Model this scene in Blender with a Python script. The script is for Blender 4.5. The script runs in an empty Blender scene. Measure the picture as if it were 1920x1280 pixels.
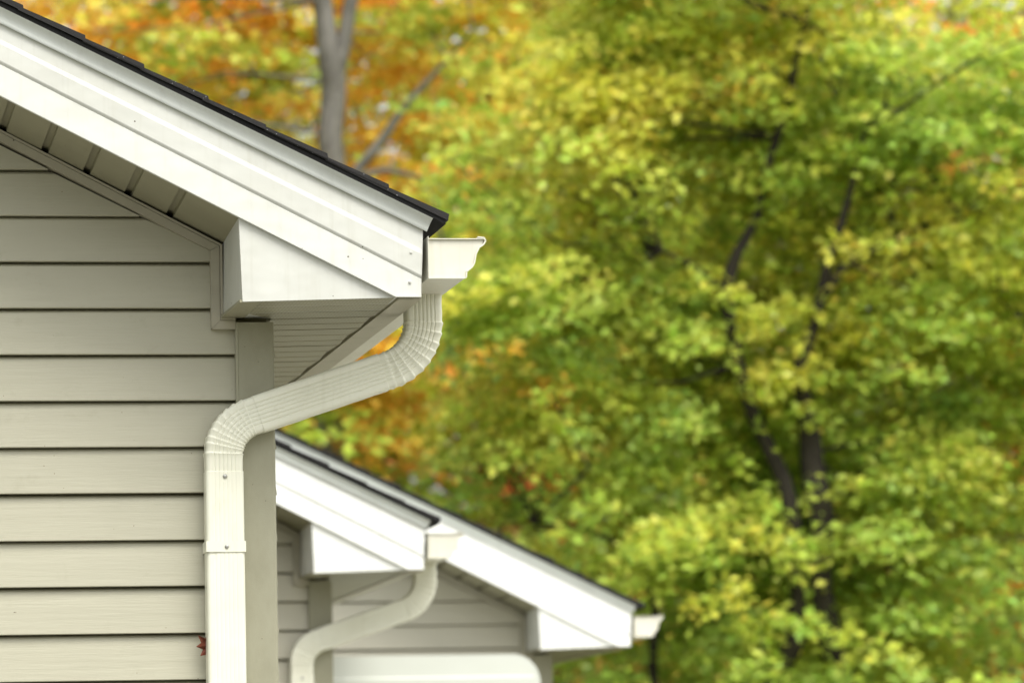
import bpy, bmesh, math, random
import numpy as np
from mathutils import Vector, Matrix, noise
S = bpy.context.scene
R = math.radians
random.seed(7); rng = np.random.default_rng(11)

# ------------------------------------------------------------------ camera
cam_d = bpy.data.cameras.new('camera'); cam = bpy.data.objects.new('camera', cam_d)
S.collection.objects.link(cam); S.camera = cam
cr, cu, cf = Vector((0.98484, -0.17231, -0.02018)), Vector((0.00136, -0.10863, 0.99408)), Vector((0.17349, 0.97903, 0.10674))
m = Matrix((cr, cu, -cf)).transposed().to_4x4(); m.translation = (-1.5716, -10.0102, 1.6001)
cam.matrix_world = m
cam_d.sensor_width = 36; cam_d.lens = 162.56; cam_d.clip_end = 2000; cam_d.clip_start = 0.1
cam_d.dof.use_dof = True; cam_d.dof.focus_distance = 10.3; cam_d.dof.aperture_fstop = 5.5; cam_d.dof.aperture_blades = 0
S.render.resolution_x, S.render.resolution_y = 1024, 682

# ------------------------------------------------------------------ light
SUN_EL, SUN_AZ = 62, 160          # azimuth clockwise from +Y (seen from above)
W = bpy.data.worlds.new('World'); S.world = W; W.use_nodes = True
n, l = W.node_tree.nodes, W.node_tree.links; n.clear()
sky = n.new('ShaderNodeTexSky'); sky.sky_type = 'NISHITA'; sky.sun_disc = False
sky.sun_elevation = R(SUN_EL); sky.sun_rotation = R(SUN_AZ); sky.air_density = 1.6; sky.dust_density = 5.0; sky.ozone_density = 0.6
hs = n.new('ShaderNodeHueSaturation'); hs.inputs['Saturation'].default_value = 0.22; hs.inputs['Value'].default_value = 1.0
bg = n.new('ShaderNodeBackground'); bg.inputs['Strength'].default_value = 0.15
wo = n.new('ShaderNodeOutputWorld')
l.new(sky.outputs[0], hs.inputs['Color']); l.new(hs.outputs[0], bg.inputs[0]); l.new(bg.outputs[0], wo.inputs[0])
sd = bpy.data.lights.new('sun', 'SUN'); sd.energy = 1.5; sd.angle = R(40); sd.color = (1.0, 0.97, 0.90)
so = bpy.data.objects.new('sun', sd); S.collection.objects.link(so)
sv = Vector((math.sin(R(SUN_AZ))*math.cos(R(SUN_EL)), math.cos(R(SUN_AZ))*math.cos(R(SUN_EL)), math.sin(R(SUN_EL))))
so.rotation_euler = sv.to_track_quat('Z', 'Y').to_euler()
S.view_settings.view_transform = 'Standard'; S.view_settings.look = 'None'
S.view_settings.exposure = 0.86; S.view_settings.gamma = 1; S.view_settings.use_curve_mapping = False
S.cycles.max_bounces = 8; S.cycles.transparent_max_bounces = 6; S.cycles.use_denoising = True

# ------------------------------------------------------------------ helpers
def link(o, parent=None):
    S.collection.objects.link(o)
    if parent is not None: o.parent = parent
    return o
def mobj(name, verts, faces, mat, parent=None, smooth=False, bevel=0):
    me = bpy.data.meshes.new(name); me.from_pydata([tuple(v) for v in verts], [], faces)
    bm = bmesh.new(); bm.from_mesh(me); bmesh.ops.recalc_face_normals(bm, faces=bm.faces)
    if bevel: bmesh.ops.bevel(bm, geom=list(bm.edges), offset=bevel, segments=2, affect='EDGES', profile=.6)
    bm.to_mesh(me); bm.free()
    if smooth: me.polygons.foreach_set('use_smooth', [len(p_.vertices) < 5 for p_ in me.polygons])
    if mat: me.materials.append(mat)
    return link(bpy.data.objects.new(name, me), parent)
def share(o, parent, loc):
    c = o.copy(); S.collection.objects.link(c); c.parent = parent; c.location = loc; return c
def prism(poly, axis, a0, a1):
    """poly in the two other axes, extruded along axis ('x','y','z')"""
    nn = len(poly); V = []
    for a in (a0, a1):
        for p, q in poly:
            V.append((a, p, q) if axis == 'x' else (p, a, q) if axis == 'y' else (p, q, a))
    F = [list(range(nn)), list(range(2*nn-1, nn-1, -1))] + [[i, (i+1) % nn, nn+(i+1) % nn, nn+i] for i in range(nn)]
    return V, F
def box(x0, x1, y0, y1, z0, z1): return prism([(x0, z0), (x1, z0), (x1, z1), (x0, z1)], 'y', y0, y1)
def join(*vf):
    V, F = [], []
    for v, f in vf:
        b = len(V); V += list(v); F += [[i+b for i in q] for q in f]
    return V, F
def mir(vf, c): return [(2*c-x, y, z) for x, y, z in vf[0]], [list(reversed(f)) for f in vf[1]]
def tube(pts, rad, k=8):
    V, F = [], []; P = [Vector(p) for p in pts]
    for i, p in enumerate(P):
        t = (P[min(i+1, len(P)-1)]-P[max(i-1, 0)]).normalized()
        u = t.cross(Vector((0.3, 1, 0.2))).normalized(); w = t.cross(u)
        r = rad[i] if hasattr(rad, '__len__') else rad
        for j in range(k):
            a = 2*math.pi*j/k; V.append(tuple(p+(u*math.cos(a)+w*math.sin(a))*r))
    for i in range(len(P)-1):
        for j in range(k):
            F.append([i*k+j, i*k+(j+1) % k, (i+1)*k+(j+1) % k, (i+1)*k+j])
    F += [list(range(k))[::-1], [(len(P)-1)*k+j for j in range(k)]]
    return V, F
def cut(o, co, no):
    """remove the part of the mesh on the side of no, and close it"""
    bm = bmesh.new(); bm.from_mesh(o.data)
    r = bmesh.ops.bisect_plane(bm, geom=bm.verts[:]+bm.edges[:]+bm.faces[:], plane_co=co, plane_no=no, clear_outer=True)
    ed = [e for e in r['geom_cut'] if isinstance(e, bmesh.types.BMEdge)]
    bmesh.ops.holes_fill(bm, edges=ed, sides=0); bmesh.ops.recalc_face_normals(bm, faces=bm.faces)
    bm.to_mesh(o.data); bm.free()

# ------------------------------------------------------------------ materials
class NT:
    def __init__(s, name):
        s.m = bpy.data.materials.new(name); s.m.use_nodes = True; s.t = s.m.node_tree; s.n, s.l = s.t.nodes, s.t.links
        s.b = s.n['Principled BSDF']; s.co = s.n.new('ShaderNodeTexCoord').outputs['Object']
    def map(s, sc, rot=(0, 0, 0)):
        k = s.n.new('ShaderNodeMapping'); k.inputs['Scale'].default_value = sc; k.inputs['Rotation'].default_value = rot
        s.l.new(s.co, k.inputs[0]); return k.outputs[0]
    def noise(s, scale, sc=(1, 1, 1), det=4, rough=.55):
        k = s.n.new('ShaderNodeTexNoise'); k.inputs['Scale'].default_value = scale; k.inputs['Detail'].default_value = det
        k.inputs['Roughness'].default_value = rough; s.l.new(s.map(sc), k.inputs['Vector']); return k.outputs['Fac']
    def ramp(s, f, stops):
        k = s.n.new('ShaderNodeValToRGB'); e = k.color_ramp.elements
        while len(e) < len(stops): e.new(.5)
        for i, (p, c) in enumerate(stops):
            e[i].position = p; e[i].color = (c, c, c, 1) if not hasattr(c, '__len__') else (*c, 1)
        s.l.new(f, k.inputs[0]); return k.outputs[0]
    def mix(s, f, a, b, mode='MIX'):
        k = s.n.new('ShaderNodeMix'); k.data_type = 'RGBA'; k.blend_type = mode
        for i, v in ((0, f), (6, a), (7, b)):
            if hasattr(v, 'links'): s.l.new(v, k.inputs[i])
            else: k.inputs[i].default_value = v if i == 0 else (*v, 1)
        return k.outputs[2]
    def math(s, op, a, b=0.):
        k = s.n.new('ShaderNodeMath'); k.operation = op
        for i, v in ((0, a), (1, b)):
            if hasattr(v, 'links'): s.l.new(v, k.inputs[i])
            else: k.inputs[i].default_value = v
        return k.outputs[0]
    def bump(s, h, dist, strength=1.0):
        k = s.n.new('ShaderNodeBump'); k.inputs['Distance'].default_value = dist; k.inputs['Strength'].default_value = strength
        s.l.new(h, k.inputs['Height']); s.l.new(k.outputs[0], s.b.inputs['Normal'])
    def out(s, col, rough=.5, spec=.4):
        if hasattr(col, 'links'): s.l.new(col, s.b.inputs['Base Color'])
        else: s.b.inputs['Base Color'].default_value = (*col, 1)
        s.b.inputs['Roughness'].default_value = rough; s.b.inputs['Specular IOR Level'].default_value = spec
        return s.m
    def specks(s, scale, thr, seed=0.):
        """sparse round specks: 1 inside a speck"""
        k = s.n.new('ShaderNodeTexVoronoi'); k.inputs['Scale'].default_value = scale
        mp = s.n.new('ShaderNodeMapping'); mp.inputs['Location'].default_value = (seed, seed, seed); s.l.new(s.co, mp.inputs[0])
        s.l.new(mp.outputs[0], k.inputs['Vector'])
        a = s.math('LESS_THAN', k.outputs['Distance'], thr)
        q = s.n.new('ShaderNodeSeparateColor'); s.l.new(k.outputs['Color'], q.inputs[0])
        return s.math('MULTIPLY', a, s.math('LESS_THAN', q.outputs[0], .22))

def metal(name, col, dirt, speck=.06, rough=.42, stip=.00025, wave=.004, streak=.4):
    a = NT(name)
    c = a.mix(a.ramp(a.noise(5, det=5), [(.42, 0.), (.75, .35)]), col, dirt)
    c = a.mix(a.ramp(a.noise(38, (1, 1, .35), det=3), [(.58, 0.), (.8, .25)]), c, dirt)
    c = a.mix(a.specks(30, speck), c, (.10, .09, .06))
    hgt = a.math('ADD', a.math('MULTIPLY', a.noise(900, det=1), stip), a.math('MULTIPLY', a.noise(7, (1, 1, 1.6), det=2), wave))
    st = a.ramp(a.noise(60, (1, 1, .04), det=3), [(.55, 0.), (.8, streak)]); c = a.mix(st, c, dirt)
    a.bump(hgt, 1.0)
    return a.out(c, rough, .45)
M = {}
M['trim'] = metal('white_trim_metal', (.572, .578, .530), (.45, .445, .37), .065)
M['drip'] = metal('drip_edge_metal', (.72, .755, .725), (.56, .585, .55), .045)
M['gutter'] = metal('gutter_metal', (.66, .645, .55), (.42, .39, .28), .075)
M['trim_lit'] = metal('white_trim_metal_lit', (.76, .77, .73), (.62, .62, .56), .05)  # same trim, lightened to stand for stronger daylight on the far houses
M['spout'] = metal('downspout_metal', (.77, .765, .635), (.54, .52, .38), .07, .36, .0001, .002, .2)
a = NT('siding_vinyl')
c = a.mix(a.noise(3, det=3), (.385, .370, .278), (.435, .420, .320))
c = a.mix(a.ramp(a.noise(26, (.12, 1, 1), det=5, rough=.7), [(.45, 0.), (.75, .45)]), c, (.46, .445, .34))
c = a.mix(a.ramp(a.noise(14, det=6, rough=.7), [(.60, 0.), (.82, .35)]), c, (.27, .25, .17))
c = a.mix(a.specks(17, .035), c, (.06, .05, .03)); c = a.mix(a.specks(45, .06, 3.3), c, (.22, .19, .13))
a.bump(a.noise(60, (.06, 1, 1), det=6, rough=.7), .0016, .8)
M['siding'] = a.out(c, .5, .35)
a = NT('siding_vinyl_lit')  # same siding, with the far houses' brighter light put into its colour
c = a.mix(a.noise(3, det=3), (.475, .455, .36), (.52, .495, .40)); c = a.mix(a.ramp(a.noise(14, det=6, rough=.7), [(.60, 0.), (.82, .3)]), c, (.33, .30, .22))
a.bump(a.noise(60, (.06, 1, 1), det=6, rough=.7), .0016, .8); M['siding_lit'] = a.out(c, .5, .35)
a = NT('corner_vinyl')
c = a.mix(a.ramp(a.noise(9, (1, 1, .5), det=6, rough=.7), [(.35, 0.), (.75, .75)]), (.335, .325, .235), (.25, .24, .165))
c = a.mix(a.specks(26, .05, 1.7), c, (.05, .045, .03)); c = a.mix(a.specks(70, .09, 5.), c, (.18, .16, .11))
a.bump(a.noise(500, det=2), .0003)
M['corner'] = a.out(c, .5, .35)
a = NT('channel_vinyl')
c = a.mix(a.ramp(a.noise(12, det=5), [(.5, 0.), (.8, .5)]), (.39, .365, .28), (.28, .265, .19))
c = a.mix(a.specks(40, .07), c, (.09, .08, .05)); M['channel'] = a.out(c, .5, .35)
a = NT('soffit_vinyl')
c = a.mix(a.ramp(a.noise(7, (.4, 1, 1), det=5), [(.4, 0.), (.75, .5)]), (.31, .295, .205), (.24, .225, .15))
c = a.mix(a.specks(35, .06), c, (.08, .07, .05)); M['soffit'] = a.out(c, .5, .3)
# perforated soffit: rows of small slanted slots
a = NT('perforated_soffit_vinyl')
q = a.n.new('ShaderNodeSeparateXYZ'); a.l.new(a.co, q.inputs[0])
u = a.math('FRACT', a.math('MULTIPLY', q.outputs[0], 125.))
v = a.math('FRACT', a.math('MULTIPLY', q.outputs[1], 24.6))
slot = a.math('MULTIPLY', a.math('LESS_THAN', u, .34), a.math('LESS_THAN', v, .62))
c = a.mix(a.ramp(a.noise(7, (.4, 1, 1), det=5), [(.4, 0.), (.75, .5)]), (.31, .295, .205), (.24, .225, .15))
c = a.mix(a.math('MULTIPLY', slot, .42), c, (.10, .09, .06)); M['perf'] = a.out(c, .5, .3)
a = NT('asphalt_shingle')
c = a.mix(a.noise(420, det=2), (.008, .008, .009), (.040, .038, .036))
c = a.mix(a.specks(150, .16), c, (.35, .35, .36)); a.bump(a.noise(500, det=3), .0016)
M['shingle'] = a.out(c, .85, .3)
a = NT('roof_felt'); M['felt'] = a.out((.012, .012, .012), .9, .2)
a = NT('wall_sheathing'); M['sheath'] = a.out(a.mix(a.noise(6), (.20, .18, .13), (.26, .23, .17)), .9, .1)
a = NT('screw_steel'); a.b.inputs['Metallic'].default_value = .8; M['screw'] = a.out((.45, .45, .42), .4)
a = NT('painted_nail'); M['nail'] = a.out((.50, .50, .46), .5)
a = NT('resin_panel')
c = a.mix(a.noise(4, det=3), (.57, .59, .54), (.50, .52, .46)); M['resin'] = a.out(c, .45, .4)
a = NT('red_leaf')
c = a.mix(a.noise(90, det=3), (.24, .055, .035), (.10, .04, .02)); M['redleaf'] = a.out(c, .6, .3)
def bark(name, c0, c1):
    a = NT(name); c = a.mix(a.ramp(a.noise(22, (1, 1, .25), det=6, rough=.7), [(.3, 0.), (.7, 1.)]), c0, c1)
    a.bump(a.noise(40, (1, 1, .2), det=5), .02); return a.out(c, .9, .2)
M['bark_dark'] = bark('dark_bark', (.020, .017, .013), (.055, .047, .036))
M['bark_grey'] = bark('grey_bark', (.10, .095, .085), (.27, .255, .23))
a = NT('foliage')
at = a.n.new('ShaderNodeAttribute'); at.attribute_name = 'leaf_color'
a.out(at.outputs['Color'], .42, .35)
tr = a.n.new('ShaderNodeBsdfTranslucent'); a.l.new(at.outputs['Color'], tr.inputs[0])
mx = a.n.new('ShaderNodeMixShader'); mx.inputs[0].default_value = .5
a.l.new(a.b.outputs[0], mx.inputs[1]); a.l.new(tr.outputs[0], mx.inputs[2]); a.l.new(mx.outputs[0], a.n['Material Output'].inputs[0])
M['leaf'] = a.m
a = NT('grass_ground')
c = a.mix(a.noise(.8, det=6), (.07, .11, .03), (.13, .13, .05)); c = a.mix(a.ramp(a.noise(6, det=4), [(.45, 0.), (.7, .8)]), c, (.16, .09, .03))
a.bump(a.noise(30, det=4), .05); M['ground'] = a.out(c, .95, .1)
a = NT('weathered_drive'); c = a.mix(a.noise(3, det=6), (.13, .125, .11), (.18, .175, .155)); a.bump(a.noise(150), .002); M['concrete'] = a.out(c, .9, .2)

a = NT('bounce_concrete'); c = a.mix(a.noise(3, det=6), (.34, .335, .29), (.42, .41, .37)); a.bump(a.noise(150), .002); M['bounce_pale'] = a.out(c, .9, .2)  # for the added slab that throws light up at the far houses
# ------------------------------------------------------------------ ground, drive, hill
def ground_z(x, y):
    z = -0.038*max(0., min(y, 12.))
    t = max(0., (y-26.)/70.); t = min(t, 1.); z += 9.*t*t*(3-2*t) if t > 0 else 0
    z += .25*noise.noise(Vector((x*.05, y*.05, 0))) * min(1, max(0, (y-14)/10))
    return z
xs = [-300, -200, -120, -80, -50]+[i*4. for i in range(-10, 16)]+[80, 120, 200, 300]
ys = [-200, -120, -60, -30, -15, -8, -4]+[i*2. for i in range(0, 20)]+[44, 50, 58, 66, 76, 90, 110, 150, 220, 320, 450]
V = [(x, y, ground_z(x, y)) for y in ys for x in xs]; k = len(xs)
F = [[j*k+i, j*k+i+1, (j+1)*k+i+1, (j+1)*k+i] for j in range(len(ys)-1) for i in range(k-1)]
g = mobj('ground', V, F, M['ground'], smooth=True); g['kind'] = 'structure'
V = [(x, y, ground_z(x, y)+.02) for y in (-14, 0, .1, 2) for x in (-6, -3, -1, 3)]
F = [[j*4+i, j*4+i+1, (j+1)*4+i+1, (j+1)*4+i] for j in range(3) for i in range(3)]
g = mobj('driveway', V, F, M['concrete']); g['kind'] = 'structure'
V = [(x, y, ground_z(x, y)+.024) for y in (-4, 0, 3, 6, 8, 9.6) for x in (1.3, 2, 4, 7, 10)]
F = [[j*5+i, j*5+i+1, (j+1)*5+i+1, (j+1)*5+i] for j in range(5) for i in range(4)]
g = mobj('bounce_slab', V, F, M['bounce_pale']); g['kind'] = 'structure'  # unseen slab, added to bounce light onto the two far houses

# ------------------------------------------------------------------ houses
XR, XW = -3.60, -.2905            # ridge and right-hand wall, from the outer corner of the fascia
zb = lambda x: -.5105*(x+.0583)   # lower edge of the rake board
seam = lambda x: .1507-.488*(x-.0075)
roofz = lambda x: .172-.488*(x-.027)
EX = .1045; Z0 = .0137

def rake_sweep(prof, x0, x1, lo, hi):
    """closed profile [(t, o)] (t 0..1 between lo(x) and hi(x) or a metre value past it, o outwards), swept along x"""
    V = []; nn = len(prof)
    for x in (x0, x1):
        for t, o, e in prof: V.append((x, -o, lo(x)+(hi(x)-lo(x))*t+e))
    F = [list(range(nn)), list(range(2*nn-1, nn-1, -1))]+[[i, (i+1) % nn, nn+(i+1) % nn, nn+i] for i in range(nn)]
    return V, F

def spout_section(path, w=.083, d=.057, r=.009, amp=.0012, grow=0., crimps=()):
    """path: list of (x, y, z, tx, tz, s); rounded-rectangle section with fluted faces; crimps: list of s values"""
    V, F = [], []
    prof = []
    hw, hd = w/2+grow, d/2+grow
    N = 92
    for i in range(N+1):                       # front face (towards -y)
        u = -hw+r+(2*(hw-r))*i/N; f = u/hw
        fl = 0.
        if abs(f) < .66:
            g_ = ((f+.66)/.22) % 1.; fl = amp*max(0., 1-abs(g_-.5)/.24)**.8
        prof.append((u, -hd+fl, 0))
    for i in range(1, 5):
        a = math.pi/2*i/5; prof.append((hw-r+r*math.sin(a), -hd+r-r*math.cos(a), 0))
    for i in range(9):
        v = -hd+r+(2*(hd-r))*i/8; prof.append((hw, v, 0))
    for i in range(1, 5):
        a = math.pi/2*i/5; prof.append((hw-r+r*math.cos(a), hd-r+r*math.sin(a), 0))
    prof.append((hw-r, hd, 0)); prof.append((-hw+r, hd, 0))
    for i in range(1, 5):
        a = math.pi/2*i/5; prof.append((-hw+r-r*math.sin(a), hd-r+r*math.cos(a), 0))
    for i in range(9):
        v = hd-r-(2*(hd-r))*i/8; prof.append((-hw, v, 0))
    for i in range(1, 5):
        a = math.pi/2*i/5; prof.append((-hw+r-r*math.cos(a), -hd+r-r*math.sin(a), 0))
    nn = len(prof)
    for x, y, z, tx, tz, s in path:
        nx, nz = -tz, tx                      # side direction in the xz plane
        e = 0.
        for cs in crimps:
            dd = s-cs
            if 0 <= dd < .0100: e = max(e, 0.0026*(1-dd/.0100)**1.5)
            elif -.0024 < dd < 0: e = max(e, 0.0026*(1+dd/.0024))
        jit = .0009*noise.noise(Vector((s*45, x*9, z*9)))
        for u, v, _ in prof:
            uu = u*(1+(e+jit)/hw); vv = v*(1+(e*1.0+jit)/hd)
            V.append((x+nx*uu, y+vv, z+nz*uu))
    for i in range(len(path)-1):
        for j in range(nn): F.append([i*nn+j, i*nn+(j+1) % nn, (i+1)*nn+(j+1) % nn, (i+1)*nn+j])
    F += [list(range(nn))[::-1], [(len(path)-1)*nn+j for j in range(nn)]]
    return V, F

def downspout(root, off, base):
    yo, yb = .3065, .2790                      # centre depth at the outlet and at the wall
    cA = Vector((.0515, -.104)); th = math.atan(.344); dA = Vector((-math.cos(th), -math.sin(th)))
    xb = -.411; cB = Vector((xb, cA.y+(xb-cA.x)*.344)); cB.y += .004
    dA = (cB-cA).normalized()
    down = Vector((0, -1))
    tA, tB = .084, .066
    ang = math.acos(dA.dot(down)); rA = tA/math.tan(ang/2)*1.0
    rA = tA/math.tan(ang/2); rB = tB/math.tan(ang/2)
    L = (cB-cA).length
    def yy(x): return yb+(yo-yb)*min(1, max(0, (x-xb)/(cA.x-xb)))
    def straight(p, d, n_, length, s0):
        tt = [0., .0015]+[length*i/n_ for i in range(1, n_)]+[length-.0015, length]
        return [(p.x+d.x*t, yy(p.x+d.x*t), p.y+d.y*t, d.x, d.y, s0+t) for t in tt]
    def arc(c, d0, d1, t, rad, s0, sgn, n_=110):
        p0 = c-d0*t; nrm = Vector((-d0.y, d0.x))*sgn; o = p0+nrm*rad; out = []
        for i in range(n_+1):
            a = ang*i/n_*sgn; dd = Vector((d0.x*math.cos(a)-d0.y*math.sin(a), d0.x*math.sin(a)+d0.y*math.cos(a)))
            pp = o-Vector((-dd.y, dd.x))*sgn*rad
            out.append((pp.x, yy(pp.x), pp.y, dd.x, dd.y, s0+rad*ang*i/n_))
        return out
    # upper elbow: outlet, bend, short tail towards the sloping pipe (turns to the left: clockwise seen from the front)
    top = cA-down*tA; sg = -1
    P = straight(Vector((cA.x, .046)), down, 8, .046-top.y, 0.)
    s1 = .046-top.y
    A = arc(cA, down, dA, tA, rA, s1, sg); s2 = s1+rA*ang
    T = straight(cA+dA*tA, dA, 4, .028, s2)
    crA = [s1+.002+rA*ang*i/8+random.uniform(-.002, .002) for i in range(9)]
    pipe0 = cA+dA*(tA+.018); pipeL = L-tA-tB-.018-.016
    ds = mobj('downspout', *join(
        spout_section(straight(cB+down*(tB+.036), down, 6, base-.06+(cB.y-tB-.036), 0.), grow=.0012, amp=.0007)), M['spout'], root, smooth=True)
    ds.location = off
    def sub(name, vf, mat=M['spout'], sm=True, lab=None):
        o = mobj(name, *vf, mat, ds, smooth=sm)
        if lab: o['label'] = lab
        return o
    sub('elbow', spout_section(P[:-1]+A[:-1]+T, crimps=crA, amp=.0021), lab='upper crimped elbow below the gutter')
    sub('sloping_pipe', spout_section(straight(pipe0, dA, 10, pipeL, 0.), grow=.0014, amp=.0024))
    B0 = straight(cB-dA*(tB+.045), dA, 4, .045, 0.); B = arc(cB, dA, down, tB, rB, .045, 1)
    s3 = .045+rB*ang
    B2 = straight(cB+down*tB, down, 5, .045, s3)
    crB = [.045+rB*ang*(i+.6)/9+random.uniform(-.0022, .0022) for i in range(9)]
    sub('elbow', spout_section(B0[:-1]+B[:-1]+B2, crimps=crB, amp=.0017), lab='lower crimped elbow against the wall')
    # strap with screw
    zs = -.530; y0 = yy(xb)-.0285-.0012-.0022; wv = .0415+.0012+.002
    st = join(box(xb-wv, xb+wv, y0, y0+.0012, zs-.012, zs+.012), box(xb-wv, xb-wv+.0014, y0+.001, .318, zs-.012, zs+.012), box(xb+wv-.0014, xb+wv, y0+.001, .306, zs-.012, zs+.012),
              box(xb-wv+.001, xb-wv+.027, y0-.0009, y0+.0002, zs-.0118, zs+.0122))
    sub('strap', st, sm=False)
    for sx, sz, yv in ((xb+.002, -.530, y0), (xb, -.373, yy(xb)-.0285-.0012)):
        vf = tube([(sx, yv+.001, sz), (sx, yv-.0012, sz), (sx, yv-.0030, sz), (sx, yv-.0038, sz)], [.0052, .0052, .0040, .0018], 12)
        sub('screw', vf, M['screw'])
    # folded seam on the elbow tail
    sub('seam', box(xb-.001, xb+.0004, yy(xb)-.0285-.0006, yy(xb)-.0285+.001, -.366, -.325), sm=False)
    return ds

def house(origin, ground, depth, spout, label, trim, group='garage houses stepped one behind the other'):
    ox, oy, oz = origin; base = oz-ground        # wall height below the fascia corner
    root = bpy.data.objects.new('house', None); link(root)
    root.location = (ox+XW, oy+.32, ground); root['label'] = label; root['category'] = 'house'; root['group'] = group
    off = Vector((-XW, -.32, base))
    def part(name, vf, mat, smooth=False, bevel=0, parent=None):
        o = mobj(name, *vf, mat, parent or root, smooth, bevel)
        if parent is None: o.location = off
        return o
    def both(name, vf, mat, **k): part(name, vf, mat, **k); part(name, mir(vf, XR), mat, **k)
    XL = 2*XR-XW
    # wall body
    zt = lambda x: zb(x)-.03 if x > XR else zb(2*XR-x)-.03
    pts = [(XW-.01, -base), (XW-.01, zb(XW)-.03), (XR, zb(XR)-.03), (XL+.01, zb(XW)-.03), (XL+.01, -base)]
    part('wall', prism(pts, 'y', .352, depth), M['sheath'])
    # siding boards on the gable
    k0 = -int((base+.0)/EX)
    k = k0
    def xr(z): return -.372 if z < .135 else -.431-(z-.134)/.5105+.016
    while True:
        z0 = Z0+EX*k; z1 = z0+EX
        k += 1
        if xr(z0) < XR+.15: break
        def xe(z): return xr(z)
        ztop = z1-.0052
        prof = [(z0, .318), (z0+.0015, .3172), (z0+.05, .3235), (ztop-.004, .3300), (ztop, .3345), (z1+.001, .350)]
        V, nn = [], len(prof)
        mid = 2*XR
        sag = random.uniform(-.0008, .0008)
        if z0 < .135 < z1:
            # widest boards meet the sloping channel part way up
            pass
        for z, y in prof: V.append((xe(z), y, z+sag))
        for z, y in prof: V.append((mid-xe(z), y, z+sag))
        V += [(xe(z0), .351, z0+sag), (mid-xe(z0), .351, z0+sag)]
        F = [[i, i+1, nn+i+1, nn+i] for i in range(nn-1)]+[[0, nn, 2*nn+1, 2*nn], [2*nn]+list(range(nn)), [2*nn+1]+list(range(2*nn-1, nn-1, -1)), [nn-1, 2*nn, 2*nn+1, 2*nn-1]]
        part('siding_board', (V, F), M['siding' if trim == 'trim' else 'siding_lit'])
    # siding boards on the right-hand wall
    first = None
    for k in range(k0, 0):
        if first is None:
            prof = [(XW+.014, 0), (XW+.0148, .0015), (XW+.002, EX-.0105), (XW-.003, EX-.006), (XW-.009, EX+.001), (XW-.009, 0)]
            first = part('siding_board', prism(prof, 'y', .40, depth-.02), M['siding']); zf = Z0+EX*k; first.location = off+Vector((0, 0, zf))
        else: share(first, root, off+Vector((0, 0, Z0+EX*k)))
    # corner posts
    def post(x0, x1):
        P = [(x0, .3075), (x0+.005, .3060), (x0+.0065, .3080), (x1-.004, .3072), (x1-.001, .3085), (x1+.001, .3110), (x1+.001, .395), (x1-.010, .395), (x1-.010, .3515), (x0, .3515)]
        return prism(P, 'z', -base, -.0205)
    p = post(-.3765, XW); part('corner_post', p, M['corner']); part('corner_post', mir(p, XR), M['corner'])
    # J-channel trim: sloping, upright and bottom pieces with mitred joints
    def chan(pts, nrm):
        """pts: the two upper-edge points; nrm: offsets to the lower edge at both ends"""
        (xa, za), (xb_, zb_) = pts; (da, db) = nrm; out = []
        for t0, t1, y0 in ((0, .20, .3035), (.26, 1., .3060)):
            P = [(xa+da[0]*t0, za+da[1]*t0), (xb_+db[0]*t0, zb_+db[1]*t0), (xb_+db[0]*t1, zb_+db[1]*t1), (xa+da[0]*t1, za+da[1]*t1)]
            out.append(prism(P, 'y', y0, .3515))
        P = [(xa+da[0]*.05, za+da[1]*.05), (xb_+db[0]*.05, zb_+db[1]*.05), (xb_+db[0]*.95, zb_+db[1]*.95), (xa+da[0]*.95, za+da[1]*.95)]
        out.append(prism(P, 'y', .309, .3500)); return join(*out)
    cT, cTi = (-.4040, .1557), (-.027, -.0125)
    cB_, cBi = (-.4040, -.0106), (-.0265, -.0255)
    xa = XR; za = cT[1]-.5220*(xa-cT[0])
    both('trim_channel', chan([(xa, za), cT], [(0, -.030), cTi]), M['channel'])
    both('trim_channel', chan([cT, cB_], [(cTi[0]+.0005, cTi[1]-.001), (cBi[0], cBi[1]+.001)]), M['channel'])
    both('trim_channel', chan([cB_, (-.3768, cB_[1])], [(cBi[0]+.001, cBi[1]), (0, cBi[1])]), M['channel'])
    # rake soffit panels with open grooves between
    gx = [-.893+.0935*i for i in range(6)]; gx = [g_ for g_ in gx if g_ < -.43]
    edges = [-.3985]; x = -.521
    while x > XR+.05: edges.append(x); x -= .0935
    edges.append(XR)
    firstp = None
    def so_z(x, y): return zb(x)+.001-.016*(y/.32)
    for i in range(len(edges)-1):
        a_, b_ = edges[i], edges[i+1]
        a1 = a_-.0085 if i else a_; b1 = b_+.0085
        V = [(a1, .005, so_z(a1, 0)), (b1, .005, so_z(b1, 0)), (b1, .349, so_z(b1, .32)), (a1, .349, so_z(a1, .32))]
        V += [(vx, vy, vz+.012) for vx, vy, vz in V]
        F = [[0, 1, 2, 3], [7, 6, 5, 4], [0, 4, 5, 1], [1, 5, 6, 2], [2, 6, 7, 3], [3, 7, 4, 0]]
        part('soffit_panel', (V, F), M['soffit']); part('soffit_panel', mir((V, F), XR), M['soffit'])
    V = [(-.399, .005, zb(-.399)+.010), (XR, .005, zb(XR)+.010), (XR, .349, zb(XR)-.004), (-.399, .349, zb(-.399)-.004)]
    V += [(vx, vy, vz+.004) for vx, vy, vz in V]
    F = [[0, 1, 2, 3], [7, 6, 5, 4], [0, 4, 5, 1], [1, 5, 6, 2], [2, 6, 7, 3], [3, 7, 4, 0]]
    both('soffit_backing', (V, F), M['soffit'])
    # eave return box (the triangular end piece)
    P = [(-.4007, .1740), (-.3942, -.0085), (-.052, -.0005), (-.052, .020), (-.30, .145), (-.385, .185)]
    P = [(-.4010, .1790), (-.4003, .1600), (-.3945, -.0095), (-.052, -.0005), (-.046, .012), (-.30, .150), (-.390, .186)]
    er = prism(P, 'y', .0045, .3495)
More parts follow.
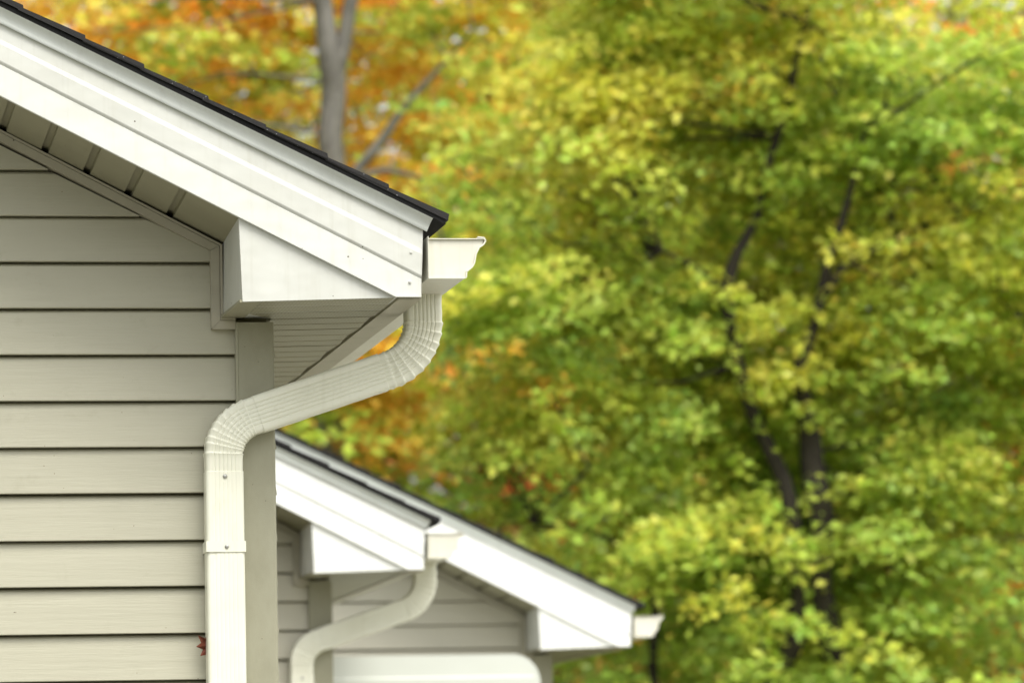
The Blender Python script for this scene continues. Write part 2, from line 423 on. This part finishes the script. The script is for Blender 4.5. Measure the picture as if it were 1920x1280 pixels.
    er = ([(x_-(.0095 if (y_ > .2 and x_ < -.38 and z_ < .1) else 0), y_, z_) for x_, y_, z_ in er[0]], er[1])
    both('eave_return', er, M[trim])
    # rake board with its two ribs
    H = lambda x: seam(x)-zb(x)
    rp = [(0, -.004, 0), (0, .0060, 0), (0, .0066, .0015), (0, .0016, .0690), (0, .0006, .0708), (0, .0040, .0762), (0, .0050, .0790),
          (.52, .0052, .030), (.56, .0026, .0345), (1, .0004, 0), (1, -.004, 0)]
    rb = rake_sweep(rp, XR, .03, zb, seam)
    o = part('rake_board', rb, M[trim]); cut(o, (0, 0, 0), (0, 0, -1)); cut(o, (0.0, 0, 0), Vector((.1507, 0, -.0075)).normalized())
    o2 = part('rake_board', mir((lambda me: ([tuple(v.co) for v in me.vertices], [list(p_.vertices) for p_ in me.polygons]))(o.data), XR), M[trim])
    for sx, sz in ((-.0208, .0984), (-.0244, .0332)):
        vf = tube([(sx, .002, sz), (sx, -.0062, sz), (sx, -.0074, sz)], [.0032, .0032, .0020], 10)
        nl = mobj('nail', *vf, M['nail'], o, smooth=True)
    # eave fascia running back along the wall top
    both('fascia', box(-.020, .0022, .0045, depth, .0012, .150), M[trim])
    # drip edge
    sz_ = lambda x: seam(x)+.0
    dp = [(0, -.002, .001), (0, .0080, -.0030), (0, .0096, -.0020), (0, .0084, .0050), (0, .0080, .0120), (0, .0090, .0180), (0, .0118, .0240), (0, .0162, .0290), (0, .0215, .0322), (0, .0215, .0350), (0, -.002, .0350)]
    o = part('drip_edge', rake_sweep(dp, XR, .05, seam, seam), M['drip'], smooth=False); cut(o, (.0121, 0, .1388), Vector((.0334, 0, -.0149)).normalized())
    for p_ in o.data.polygons: p_.use_smooth = abs(p_.normal.x) < .9 and len(p_.vertices) == 4
    part('drip_edge', mir((lambda me: ([tuple(v.co) for v in me.vertices], [list(q_.vertices) for q_ in me.polygons]))(o.data), XR), M['drip'])
    # roof deck and felt
    P = [(.055, roofz(.055)+.001), (.055, roofz(.055)+.0110), (XR, roofz(XR)+.0110), (XR, roofz(XR)+.001)]
    both('roof_felt', prism(P, 'y', -.0235, depth+.02), M['felt'])
    P = [(.002, roofz(.002)-.034), (.002, roofz(.002)), (XR, roofz(XR)), (XR, roofz(XR)-.034)]
    both('roof_deck', prism(P, 'y', .006, depth), M['sheath'])
    # shingles: the front one of every course is its own piece, the rest one field
    tails = [.0641]+[-.067-.1337*i for i in range(26)]
    def sh(xt, y0, y1):
        up = max(xt-.275, XR); n0 = .0165; th = random.uniform(.0255, .0300)
        P = [(xt, roofz(xt)+n0), (xt-.0015, roofz(xt-.0015)+th), (up, roofz(up)+.0138), (up, roofz(up)+.0113)]
        if xt > 0: P[0] = (xt-.004, roofz(xt)+.013)
        return prism(P, 'y', y0, y1)
    rest = []
    for i, xt in enumerate(tails):
        y0 = -.0275+random.uniform(-.003, .002); L_ = random.choice((.45, .62, .78, .95))
        L_ = min(L_, depth-.1)
        for c_ in (0, 1):
            vf = sh(xt+random.uniform(-.006, .005)*(i > 0), y0, L_)
            part('shingle', mir(vf, XR) if c_ else vf, M['shingle'])
            y = L_+.003
            while y < depth+.02:
                y2 = min(y+.95, depth+.03); vf = sh(xt+random.uniform(-.0015, .0015), y, y2-.003); rest.append(mir(vf, XR) if c_ else vf); y = y2
    o = part('shingle_field', join(*rest), M['shingle']); o['kind'] = 'stuff'
    part('ridge_cap', prism([(XR, roofz(XR)+.034), (XR+.15, roofz(XR+.15)+.028), (XR+.15, roofz(XR+.15)+.022), (XR, roofz(XR)+.02), (XR-.15, roofz(XR+.15)+.022), (XR-.15, roofz(XR+.15)+.028)], 'y', -.034, depth+.03), M['shingle'])
    # eave soffit: perforated panels one behind the other, plain piece at the front corner, channel along the fascia
    sl = lambda x: -.0105+.0262*(x+.4)
    sp, y = .366, .244-.366
    while y < depth-.05:
        y0, y1 = max(y, .007), min(y+sp, depth)
        t3 = sp/3
        prof = [(y0, 0)]
        for q in (1, 2):
            yc = y+t3*q
            if y0+.01 < yc < y1-.01: prof += [(yc-.007, 0), (yc-.003, .0045), (yc+.003, .0045), (yc+.006, 0)]
        prof += [(y1-.014, 0), (y1-.011, .0065), (y1-.001, .0065), (y1-.001, .010), (y0, .010)]
        xl = -.352 if y0 < .3 else XW+.002
        nn = len(prof); V = []
        for side in (0, 1):
            for py, pz in prof:
                fr = min(1, max(0, (py-y)/sp)); xe_ = -.0505-.0085*max(0, math.sin(math.pi*min(1, fr*1.15)))**1.5
                xx = xe_ if side else (xl if py < .347 or xl > -.3 else -.288)
                V.append((xx, py, sl(xx)+pz))
        F = [list(range(nn)), list(range(2*nn-1, nn-1, -1))]+[[i, (i+1) % nn, nn+(i+1) % nn, nn+i] for i in range(nn)]
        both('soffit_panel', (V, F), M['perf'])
        y += sp
    V, F = box(-.4005, -.3535, .0075, .3495, -.001, .004)
    V = [(x_, y_, sl(x_)+(0 if z_ < 0 else .006)) for x_, y_, z_ in V]
    V = [(x_-(.0095*(y_/.35) if x_ < -.39 else 0), y_, z_) for x_, y_, z_ in V]
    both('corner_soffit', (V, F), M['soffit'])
    both('gap_shade_sheet', box(XW, -.021, .3500, depth, .012, .018), M['felt'])  # black sheet added above the soffit so its gaps read as deep shade
    both('soffit_channel', join(box(-.0495, -.0205, .008, depth, -.0050, .004), box(-.0200, .0012, .008, depth, -.0042, .0008)), M['channel'])
    # gutter
    og = [(.0155, .1330), (.0150, .0400), (.0958, .0400), (.0992, .0420), (.1002, .0545), (.1120, .0640), (.1175, .0720), (.1220, .0940), (.1292, .1080), (.1390, .1145), (.1440, .1225), (.1405, .1300), (.1262, .1312), (.1215, .1265)]
    def wall_of(pts, t):
        out = []
        for i, (x_, z_) in enumerate(pts):
            p0, p1 = pts[max(i-1, 0)], pts[min(i+1, len(pts)-1)]
            d_ = Vector((p1[0]-p0[0], p1[1]-p0[1])).normalized(); out.append((x_-d_.y*t, z_+d_.x*t))
        return out
    inner = wall_of(og, .0011)
    V, F = [], []; nn = len(og)
    for yv in (-.020, depth):
        for p_ in og: V.append((p_[0], yv, p_[1]))
        for p_ in inner: V.append((p_[0], yv, p_[1]))
    q2 = 2*nn
    for i in range(nn-1):
        F += [[i, i+1, q2+i+1, q2+i], [nn+i, q2+nn+i, q2+nn+i+1, nn+i+1], [i, nn+i, nn+i+1, i+1], [q2+i, q2+i+1, q2+nn+i+1, q2+nn+i]]
    F += [[0, q2, q2+nn, nn], [nn-1, nn+nn-1, q2+nn+nn-1, q2+nn-1]]
    gt = part('gutter', (V, F), M['gutter'])
    cap = [(.0165, .1255), (.0160, .0412), (.0952, .0412), (.0980, .0425), (.0990, .0552), (.1110, .0652), (.1165, .0725), (.1210, .0945), (.1280, .1088), (.1375, .1160), (.1395, .1255)]
    mobj('end_cap', *prism(cap, 'y', -.0165, -.0145), M['gutter'], gt)
    fl = [prism([(.0150, .1262), (.1400, .1262), (.1400, .1282), (.0150, .1282)], 'y', -.0215, -.0135)]
    mobj('cap_flange', *join(*fl), M['gutter'], gt)
    ol = []
    for i in range(1, nn-2):
        (xa_, za_), (xb2, zb2) = og[i], og[i+1]
        d_ = Vector((xb2-xa_, zb2-za_)).normalized(); nx, nz = d_.y*.0014, -d_.x*.0014
        ix, iz = -d_.y*.0016, d_.x*.0016
        ol.append(prism([(xa_+nx, za_+nz), (xb2+nx, zb2+nz), (xb2+ix, zb2+iz), (xa_+ix, za_+iz)], 'y', -.0225, -.0120))
    mobj('cap_rim', *join(*ol), M['gutter'], gt)
    sl_ = mir((V, F), XR); part('gutter', sl_, M['gutter'])
    if spout: downspout(root, off, base)
    return root

G1 = 0.0
house((0, 0, 2.79), G1, 5.6, True, 'nearest beige sided gable end with sharp white rake, gutter and crimped downspout', 'trim')
house((.994, 6.385, 2.566), ground_z(0, 6.4)-.02, 2.95, True, 'middle blurred gable end with its own white downspout, seen past the nearest corner', 'trim_lit')
house((2.4206, 9.7234, 2.4205), ground_z(1, 9.7)-.02, 4.6, False, 'farthest and lowest gable end, with a short gutter end against the green trees', 'trim_lit')

# ------------------------------------------------------------------ white panelled cabinet before the far wall
def cabinet():
    zg = ground_z(1.3, 8.9)
    root = bpy.data.objects.new('storage_shed', None); link(root); root.location = (1.308, 8.9, zg)
    root['label'] = 'tall white ribbed panel shed with rounded top corner in front of the farthest siding wall'; root['category'] = 'shed'
    h = 2.79-.4305-zg; w = .562; r = .115
    def outline(w_, h_, r_):
        P = [(-w_, .03), (w_, .03)]
        for i in range(9):
            a_ = math.pi/2*i/8; P.append((w_-r_+r_*math.cos(a_), h_-r_+r_*math.sin(a_)))
        for i in range(9):
            a_ = math.pi/2+math.pi/2*i/8; P.append((-w_+r_+r_*math.cos(a_), h_-r_+r_*math.sin(a_)))
        return P
    mobj('body', *prism(outline(w, h, r), 'y', 0, .80), M['resin'], root)
    z = h-.085
    while z > .1:
        ww = w-.03
        P = [(z-.075+.005, -.001), (z-.07, -.010), (z-.010, -.010), (z-.004, -.001), (z-.004, .01), (z-.07, .01)]
        V, F = prism([(y_, z_) for z_, y_ in P], 'x', -ww, ww); mobj('panel', V, F, M['resin'], root); z -= .085
    mobj('base', *box(-w+.02, w-.02, .02, .78, 0, .028), M['sheath'], root)
cabinet()

# ------------------------------------------------------------------ the red leaf behind the downspout
def red_leaf():
    P = [(0, -1.0), (.12, -.55), (.55, -.75), (.42, -.35), (.95, -.30), (.70, -.02), (1.0, .35), (.55, .30), (.42, .62), (.22, .45), (0, 1.05), (-.22, .45), (-.45, .66), (-.52, .30), (-1.0, .38), (-.68, 0), (-.98, -.28), (-.42, -.33), (-.55, -.72), (-.12, -.55)]
    k = .040; V = [(0, 0, 0)]
    for i, (x, z) in enumerate(P): V.append((x*k*.95, .0045*math.sin(i*2.3)-.012*abs(x)*.9, z*k))
    V.append((0, .001, .05*k)); nn = len(P)
    F = [[0, 1+i, 1+(i+1) % nn] for i in range(nn)]
    o = mobj('maple_leaf', V[:-1], F, M['redleaf'])
    sm = o.modifiers.new('thick', 'SOLIDIFY'); sm.thickness = .0006
    o.location = (-.442, .300, 2.79-.7475); o.rotation_euler = (R(6), R(14), R(12))
    o['label'] = 'small dry red maple leaf caught between the siding and the lower downspout'; o['category'] = 'leaf'
red_leaf()

# ------------------------------------------------------------------ trees
PAL = dict(dk=(.22, .31, .06), g=(.34, .49, .085), g2=(.48, .60, .09), yg=(.68, .715, .11), yy=(.82, .73, .11), y=(.88, .66, .11), pale=(.86, .78, .32),
           o=(.92, .47, .06), oo=(.84, .31, .06), r=(.66, .15, .06), br=(.46, .26, .10))
def leaves(name, clusters, size, parent, mat):
    """clusters: list of (center, normal, radius, count, colour names and weights, thickness)"""
    cen, nor, col, siz = [], [], [], []
    for c, nn_, rad, cnt, mixd, thick in clusters:
        names = list(mixd); p = np.array([mixd[q] for q in names], float); p /= p.sum()
        n0 = Vector(nn_).normalized(); u = n0.orthogonal().normalized(); w = n0.cross(u)
        u, w, n0v = np.array(u), np.array(w), np.array(n0)
        rr = rad*np.sqrt(rng.random(cnt))*(0.75+.5*rng.random(cnt)); an = rng.random(cnt)*2*np.pi
        droop = -(rr/rad)**2*rad*.28
        pos = np.array(c)+np.outer(rr*np.cos(an), u)+np.outer(rr*np.sin(an), w)+np.outer(rng.normal(0, thick, cnt)+droop, n0v)
        cen.append(pos); nv = n0v+rng.normal(0, .50, (cnt, 3)); nor.append(nv)
        ci = rng.choice(len(names), cnt, p=p); base = np.array([PAL[q] for q in names])[ci]
        lead = np.array(PAL[names[rng.choice(len(names), p=p)]]); base = base*.42+lead*.58
        col.append(base*(.86+.28*rng.random((cnt, 1)))*(1+rng.normal(0, .05, (cnt, 3)))*rng.uniform(.85, 1.12))
        siz.append(size*(.5+1.0*rng.random(cnt)))
    C = np.vstack(cen); Nn = np.vstack(nor); K = np.clip(np.vstack(col), .004, .85); s = np.concatenate(siz)
    Nn /= np.linalg.norm(Nn, axis=1, keepdims=True)
    t = rng.normal(0, 1, C.shape); t -= Nn*np.sum(t*Nn, 1, keepdims=True); t /= np.linalg.norm(t, axis=1, keepdims=True)
    b = np.cross(Nn, t)
    # a folded five-lobed leaf: 8 vertices, 6 triangles
    loc = np.array([(0, -.62, 0), (0, .70, 0), (.24, -.26, .10), (.42, .06, .16), (.16, .34, .07), (-.24, -.26, .10), (-.42, .06, .16), (-.16, .34, .07)])
    tri = np.array([(0, 2, 3), (0, 3, 4), (0, 4, 1), (0, 6, 5), (0, 7, 6), (0, 1, 7)])
    n_ = len(C)
    V = C[:, None, :]+s[:, None, None]*(loc[None, :, 0, None]*t[:, None, :]+loc[None, :, 1, None]*b[:, None, :]+loc[None, :, 2, None]*Nn[:, None, :])
    V = V.reshape(-1, 3); T = (tri[None]+np.arange(n_)[:, None, None]*8).reshape(-1, 3)
    me = bpy.data.meshes.new(name); me.vertices.add(len(V)); me.vertices.foreach_set('co', V.ravel().astype(np.float32))
    me.loops.add(T.size); me.loops.foreach_set('vertex_index', T.ravel().astype(np.int32))
    me.polygons.add(len(T)); me.polygons.foreach_set('loop_start', np.arange(0, T.size, 3, dtype=np.int32))
    me.update(calc_edges=True)
    ca = me.color_attributes.new('leaf_color', 'FLOAT_COLOR', 'POINT')
    cc = np.ones((len(V), 4), np.float32); cc[:, :3] = np.repeat(K, 8, axis=0); ca.data.foreach_set('color', cc.ravel())
    me.materials.append(mat)
    o = link(bpy.data.objects.new(name, me), parent)
    o['kind'] = 'stuff'
    return o

def lobes_clusters(lobes, n_, rad, cnt, colour, thick=.035, skip=None):
    out = []; wts = np.array([a_*b_*c_ for (_, (a_, b_, c_)) in lobes]); wts = wts/wts.sum()
    for i in rng.choice(len(lobes), n_, p=wts):
        (c, (a_, b_, c_)) = lobes[i]
        d = rng.normal(0, 1, 3); d /= np.linalg.norm(d); rr = rng.random()**.45
        p = np.array([c[0]+a_*d[0]*rr, c[1]+b_*d[1]*rr, c[2]+c_*d[2]*rr])
        if skip and skip(p): continue
        nn_ = (d[0]*.28*rr+rng.normal(0, .16), d[1]*.28*rr-.12+rng.normal(0, .16), 1)
        rs = rad*(.6+.8*rng.random())
        out.append((p, nn_, rs, max(6, int(cnt*(rs/rad)**2)), colour(p, d[2]*rr), thick))
    return out

def tree(name, label, trunk, limbs, bark_mat, crown, leaf_size, group=None, twigs=60):
    x, y = trunk[0][0][:2]; zg = ground_z(x, y)
    root = bpy.data.objects.new(name, None); link(root); root.location = (x, y, zg)
    root['label'] = label; root['category'] = 'tree'
    if group: root['group'] = group
    off = Vector((-x, -y, -zg))
    def wobble(pts, rad):
        P, Rr = [], []
        for i in range(len(pts)-1):
            for j in range(4):
                t = j/4; a_, b_ = Vector(pts[i]), Vector(pts[i+1])
                p = a_.lerp(b_, t); p += Vector((noise.noise(p*2.1), noise.noise(p*2.1+Vector((9, 0, 0))), 0))*.05
                P.append(p); Rr.append(rad[i]*(1-t)+rad[i+1]*t)
        P.append(Vector(pts[-1])); Rr.append(rad[-1]); return P, Rr
    t0 = [(x, y, zg-.1)]+list(trunk[0]); r0 = [trunk[1][0]*1.25]+list(trunk[1])
    o = mobj('trunk', *tube(*wobble(t0, r0), 10), bark_mat, root, smooth=True); o.location = off
    for pts, rad in limbs:
        o = mobj('limb', *tube(*wobble(pts, rad), 8), bark_mat, root, smooth=True); o.location = off
    allp = [Vector(p) for p in trunk[0][1:]]+[Vector(p) for l_ in limbs for p in l_[0]]
    tw = []
    for i in range(twigs):
        c = Vector(crown[int(rng.integers(len(crown)))][0]); near = min(allp, key=lambda q: (q-c).length)
        d = c-near
        if d.length > 3.2 or d.length < .3: continue
        mid = near+d*.5+Vector(rng.normal(0, .12, 3)); tw.append(tube([near, mid, c], [.014, .009, .004], 4))
    if tw:
        o = mobj('twigs', *join(*tw), bark_mat, root); o.location = off; o['kind'] = 'stuff'
    cr_ = leaves('crown', crown, leaf_size, root, M['leaf']); cr_.location = off
    return root

def nz(p, s, o=0.): return noise.noise(Vector((p[0]*s+o, p[1]*s, p[2]*s+o*.7)))
# 1 green maple, the nearest: screen-right half of the view
X1 = lambda px: .3+px*.003292
Z1 = lambda py: 6.86-py*.003345
def lobe(px, py, rx, rz, y, ry, s=1.): return ((X1(px), y, Z1(py)), (rx*.00330*s, ry, rz*.00334*s))
L1 = [lobe(1400, 170, 380, 260, 18.7, 1.3), lobe(1040, 310, 260, 190, 18.4, 1.1), lobe(1000, 560, 210, 200, 18.4, 1.0), lobe(1330, 560, 400, 270, 18.8, 1.3),
      lobe(1010, 810, 210, 170, 18.5, 1.0), lobe(1190, 50, 200, 130, 18.6, .9), lobe(1120, 160, 150, 110, 18.3, .8), lobe(1480, 880, 430, 280, 18.9, 1.4), lobe(1250, 1080, 330, 200, 18.6, 1.3), lobe(1690, 620, 330, 260, 18.6, 1.3),
      lobe(1720, 200, 330, 270, 18.7, 1.4), lobe(1760, 1050, 330, 280, 18.7, 1.4), lobe(1400, -180, 430, 250, 18.4, 1.6), lobe(1500, 1350, 450, 200, 18.4, 1.5), lobe(2000, 500, 280, 600, 18.4, 1.4)]
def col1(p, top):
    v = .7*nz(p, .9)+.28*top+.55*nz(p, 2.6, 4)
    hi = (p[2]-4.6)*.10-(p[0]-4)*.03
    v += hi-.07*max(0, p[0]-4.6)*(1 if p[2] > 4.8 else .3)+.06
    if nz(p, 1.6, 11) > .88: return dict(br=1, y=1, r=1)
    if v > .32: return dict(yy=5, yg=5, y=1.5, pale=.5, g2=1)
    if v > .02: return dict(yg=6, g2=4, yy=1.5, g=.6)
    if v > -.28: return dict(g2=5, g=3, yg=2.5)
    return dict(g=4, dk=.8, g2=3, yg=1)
T1A = [(4.92, 18.44, 1.81), (5.04, 18.34, 2.54), (5.2, 18.28, 2.8), (5.24, 18.24, 3.13), (5.19, 18.21, 3.46), (5.14, 18.18, 3.8), (4.97, 18.17, 4.2), (4.86, 18.15, 4.53), (4.78, 18.12, 4.97), (4.86, 18.08, 5.23), (4.98, 18.03, 5.46), (5.11, 17.96, 5.93), (5.21, 17.9, 6.29), (5.27, 17.85, 6.65), (5.4, 18.0, 7.3)]
def near_stem(p):
    if p[1] > 18.35: return False
    for st in (T1A, T1B):
        for q in st:
            if abs(p[2]-q[2]) < .26 and abs(p[0]-q[0]) < .18 and rng.random() < (.28 if q[2] < 4.6 else .0): return True
    return False
T1B = [(5.3, 18.4, .8), (5.56, 18.33, 1.79), (5.47, 18.25, 2.63), (5.38, 18.21, 3.13), (5.34, 18.17, 3.63), (5.29, 18.14, 3.96), (5.25, 18.09, 4.46), (5.37, 18.02, 4.92), (5.5, 17.94, 5.39), (5.64, 17.86, 5.95)]
tree('maple_tree', 'large yellow green maple with dark twin stems, nearest of the trees, filling the right half',
     (T1A, [.075, .07, .07, .06, .058, .052, .045, .042, .05, .035, .026, .026, .022, .018, .01]),
     [(T1B, [.11, .10, .09, .075, .085, .075, .045, .035, .025, .012]),
      ([(4.78, 18.12, 4.97), (4.58, 18.13, 5.14), (4.38, 18.16, 5.24)], [.035, .022, .01]),
      ([(5.37, 18.02, 4.92), (5.57, 18.06, 5.15), (5.83, 18.14, 5.31), (6.1, 18.3, 5.41), (6.43, 18.5, 5.5)], [.04, .032, .028, .022, .012]),
      ([(5.83, 18.14, 5.31), (5.87, 18.2, 5.48), (5.96, 18.3, 5.68)], [.022, .016, .008]),
      ([(4.95, 18.5, 1.2), (4.38, 18.53, 1.82), (4.35, 18.46, 2.55), (4.3, 18.41, 3.08), (4.22, 18.39, 3.35), (3.92, 18.43, 3.52), (3.59, 18.48, 3.56)], [.05, .035, .03, .025, .022, .015, .008])],
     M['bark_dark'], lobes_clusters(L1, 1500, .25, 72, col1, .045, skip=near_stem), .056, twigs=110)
# 2 green tree further right
def col2(p, top):
    v = nz(p, .7, 3)+.3*top
    if p[0] > 7.4 and nz(p, .8, 20) > -.15: return dict(o=5, oo=3, br=1, y=2)
    if nz(p, 1.3, 7) > .4: return dict(o=3, br=2, y=2, g=1)
    if v > .2: return dict(g2=3, yg=4, yy=1)
    return dict(g=4, dk=2, g2=2)
L2 = [((7.2, 23.2, 6.6), (1.8, 1.8, 1.6)), ((8.4, 23.0, 5.0), (1.7, 1.8, 1.7)), ((6.3, 23.4, 4.8), (1.5, 1.6, 1.6)), ((7.3, 23.2, 3.2), (2.0, 1.8, 1.1)), ((5.0, 23.6, 3.1), (1.4, 1.5, 1.1))]
tree('broadleaf_tree', 'darker green tree with slim grey trunk, just behind the large maple at far right',
     ([(6.99, 23.13, 2.21), (7.01, 22.94, 3.93), (7.01, 22.86, 4.71), (7.11, 22.77, 5.33), (7.19, 22.67, 6.11), (7.3, 22.9, 7.4)], [.10, .09, .085, .07, .05, .02]),
     [([(7.01, 22.9, 4.3), (7.6, 22.8, 5.0), (8.2, 22.7, 5.5)], [.05, .035, .015]), ([(7.01, 22.86, 4.71), (6.5, 22.9, 5.5), (6.2, 23, 6.2)], [.05, .035, .015])],
     M['bark_grey'], lobes_clusters(L2, 560, .32, 42, col2), .09)
# 3 grey forked tree above the nearest roof
def col3(p, top):
    v = nz(p, .75, 31)
    if v > .15: return dict(o=6, y=2, oo=1.2, yy=.6)
    if v > -.02: return dict(y=3, yy=3, yg=2, o=1)
    return dict(g2=3, g=2, yg=2, yy=1)
L3 = [((3.3, 24.9, 5.0), (1.1, .6, .7)), ((3.4, 24.8, 5.3), (.8, .6, .7)), ((3.2, 24.9, 5.5), (.9, .6, .7)), ((3.1, 24.9, 6.0), (.7, .4, .5)), ((1.6, 25.6, 8.4), (1.5, 1.3, 1.3)), ((4.3, 25.6, 8.2), (1.3, 1.3, 1.2)), ((4.2, 25.4, 7.0), (.75, 1.0, .5)), ((1.9, 25.6, 6.9), (.9, 1.1, .8)), ((3.2, 25.9, 9.4), (2.2, 1.4, .9)), ((4.4, 25.6, 6.0), (1.0, 1.2, .8)), ((3.2, 26.4, 7.4), (1.2, .5, 1.0)), ((3.3, 24.8, 5.6), (1.1, .5, .85))]
tree('forked_tree', 'grey barked tree forking into two stems, orange and yellow leaves, just above the nearest roof',
     ([(3.3, 25.55, 4.81), (3.29, 25.34, 6.75), (3.29, 25.3, 7.08), (3.31, 25.25, 7.49), (3.21, 25.2, 8.11), (3.17, 25.14, 8.73), (3.0, 25.2, 10.)], [.115, .10, .098, .10, .075, .068, .03]),
     [([(3.31, 25.25, 7.42), (3.40, 25.2, 7.86), (3.49, 25.14, 8.23), (3.62, 25.04, 8.93), (3.9, 25.1, 9.8)], [.065, .058, .055, .045, .02]),
      ([(3.33, 25.33, 6.45), (3.47, 25.3, 6.79), (3.69, 25.23, 7.07), (3.94, 25.16, 7.36), (4.19, 25.08, 7.64)], [.05, .042, .036, .028, .012]),
      ([(3.36, 25.31, 6.72), (3.69, 25.26, 6.79), (3.98, 25.22, 6.72)], [.03, .025, .012])],
     M['bark_grey'], lobes_clusters(L3, 400, .30, 36, col3, skip=lambda p: p[1] < 25.75 and abs(p[0]-3.40) < .42 and 6.5 < p[2] < 8.7), .085, twigs=40)
# 4, 5, 6 coloured trees further back
def colO(p, top):
    v = nz(p, .7, 41)+.5*nz(p, 1.8, 2)-.125*(8.2-p[2])+.06
    if v > .26: return dict(o=6, oo=1, y=2)
    if v > .08: return dict(y=3, o=1.5, yy=2, yg=2)
    if v > -.2: return dict(g2=3, yg=3, y=1.2, yy=1)
    return dict(g=3, br=1, g2=2, yg=2, r=.3)
def colY(p, top):
    v = nz(p, .6, 51)+.25*top
    if v > .15: return dict(yy=4, y=2, yg=3)
    if v > -.2: return dict(yg=3, g2=3, o=.6)
    return dict(g=3, g2=2, oo=.7, br=1)
def colD(p, top):
    v = nz(p, .5, 61)
    if v > .16: return dict(r=4, br=2, oo=2, o=1)
    if v > -.05: return dict(g=3, br=1, g2=2, yg=1)
    return dict(g=3, dk=3, g2=1)
def simple(name, label, x, y, h, r, lobes, n_, colf, bm_, sz=.10, rad=.36, cnt=36, group=None):
    tr_ = ([(x, y, 1.5), (x+.1, y, h*.35), (x-.1, y+.1, h*.6), (x+.15, y, h*.85), (x, y, h)], [r, r*.9, r*.7, r*.45, r*.15])
    lm = [([(x, y, h*.4), (x+1.2, y-.2, h*.6), (x+1.9, y-.3, h*.75)], [r*.5, r*.35, r*.1]), ([(x, y, h*.5), (x-1.0, y-.3, h*.68), (x-1.7, y-.3, h*.84)], [r*.5, r*.35, r*.1])]
    return tree(name, label, tr_, lm, bm_, lobes_clusters(lobes, n_, rad, cnt, colf), sz, twigs=40)
simple('orange_tree', 'bright orange tree far back, above the nearest roof to the left of the forked trunk', 2.3, 33, 11, .14,
       [((2.3, 32.5, 8.2), (1.9, 1.5, 1.6)), ((3.9, 32.6, 9.4), (1.8, 1.4, 1.3)), ((2.4, 33, 6.0), (1.8, 1.5, 1.2)), ((4.4, 32.6, 7.0), (1.5, 1.4, 1.2))], 560, colO, M['bark_grey'])
simple('orange_tree', 'orange and gold tree far back, between the forked trunk and the large maple', 6.0, 34, 11.5, .15,
       [((6.2, 33.5, 9.3), (1.9, 1.5, 1.4)), ((5.6, 33.2, 7.2), (1.6, 1.4, 1.4)), ((7.8, 33.6, 8.6), (1.6, 1.5, 1.6)), ((6.8, 33.8, 10.8), (2.4, 1.5, 1.0))], 520, colO, M['bark_grey'])
simple('mixed_tree', 'green and orange tree low behind the roofs, above the middle gable', 4.4, 29.5, 7.5, .12,
       [((3.3, 29.2, 4.6), (1.6, 1.5, 1.3)), ((4.9, 29.4, 5.4), (1.6, 1.4, 1.3)), ((4.6, 29.2, 3.4), (1.9, 1.4, 1.0)), ((2.2, 29.5, 5.8), (1.2, 1.3, 1.0))], 520, colO, M['bark_grey'])
simple('yellow_tree', 'yellow green tree of the back row, glimpsed through the upper crown of the large maple', 9.0, 36, 12, .16,
       [((8.8, 35.5, 9.4), (2.4, 1.6, 1.8)), ((10.9, 35.6, 7.8), (2.0, 1.6, 2.0)), ((7.6, 35.8, 6.9), (1.9, 1.6, 1.6)), ((9.0, 35.8, 5.2), (2.4, 1.6, 1.3))], 720, colY, M['bark_grey'])
simple('dark_tree', 'dark green and rust tree behind the large maple, low at the right', 8.6, 29.5, 7, .13,
       [((8.8, 29.3, 4.4), (2.0, 1.5, 1.3)), ((6.4, 29.5, 4.2), (1.7, 1.5, 1.3)), ((10.3, 29.4, 5.4), (1.6, 1.5, 1.5)), ((7.5, 29.4, 2.9), (3.0, 1.5, .9))], 720, colD, M['bark_dark'])
# far wood: one mass
def colF(p, top):
    v = nz(p, .22, 71)+.3*nz(p, .8, 5)
    if v > .22: return dict(o=3, y=3, yy=2)
    if v > -.02: return dict(yg=3, y=1, g2=3)
    if v > -.2: return dict(g=3, g2=2, br=2, r=1)
    return dict(dk=2, g=3, br=2)
LF = []
for i in range(36):
    x = -6+i*.75+random.uniform(-.5, .5); y = random.uniform(46, 58); hh = (13.5 if x > 4 else 12.4)+random.uniform(-1.2, .8); zz = 2.0
    while zz < hh: LF.append(((x+random.uniform(-1, 1), y, zz), (random.uniform(1.4, 2.3), 1.5, random.uniform(1.1, 1.9)))); zz += random.uniform(1.3, 2.)
fw = leaves('far_wood', lobes_clusters(LF, 2300, .62, 26, colF, .08), .19, None, M['leaf'])
tk = []
for i in range(26):
    x = -5+i*1.0+random.uniform(-.4, .4); y = random.uniform(45, 55)
    tk.append(tube([(x, y, 0), (x+random.uniform(-.3, .3), y, 6), (x+random.uniform(-.8, .8), y, 15)], [.16, .12, .04], 7))
tm = mobj('far_trunks', *join(*tk), M['bark_grey'], fw); tm['kind'] = 'stuff'
fw['label'] = 'blurred autumn wood in green, gold and rust, far behind the single trees'; fw['category'] = 'woods'; fw['kind'] = 'stuff'
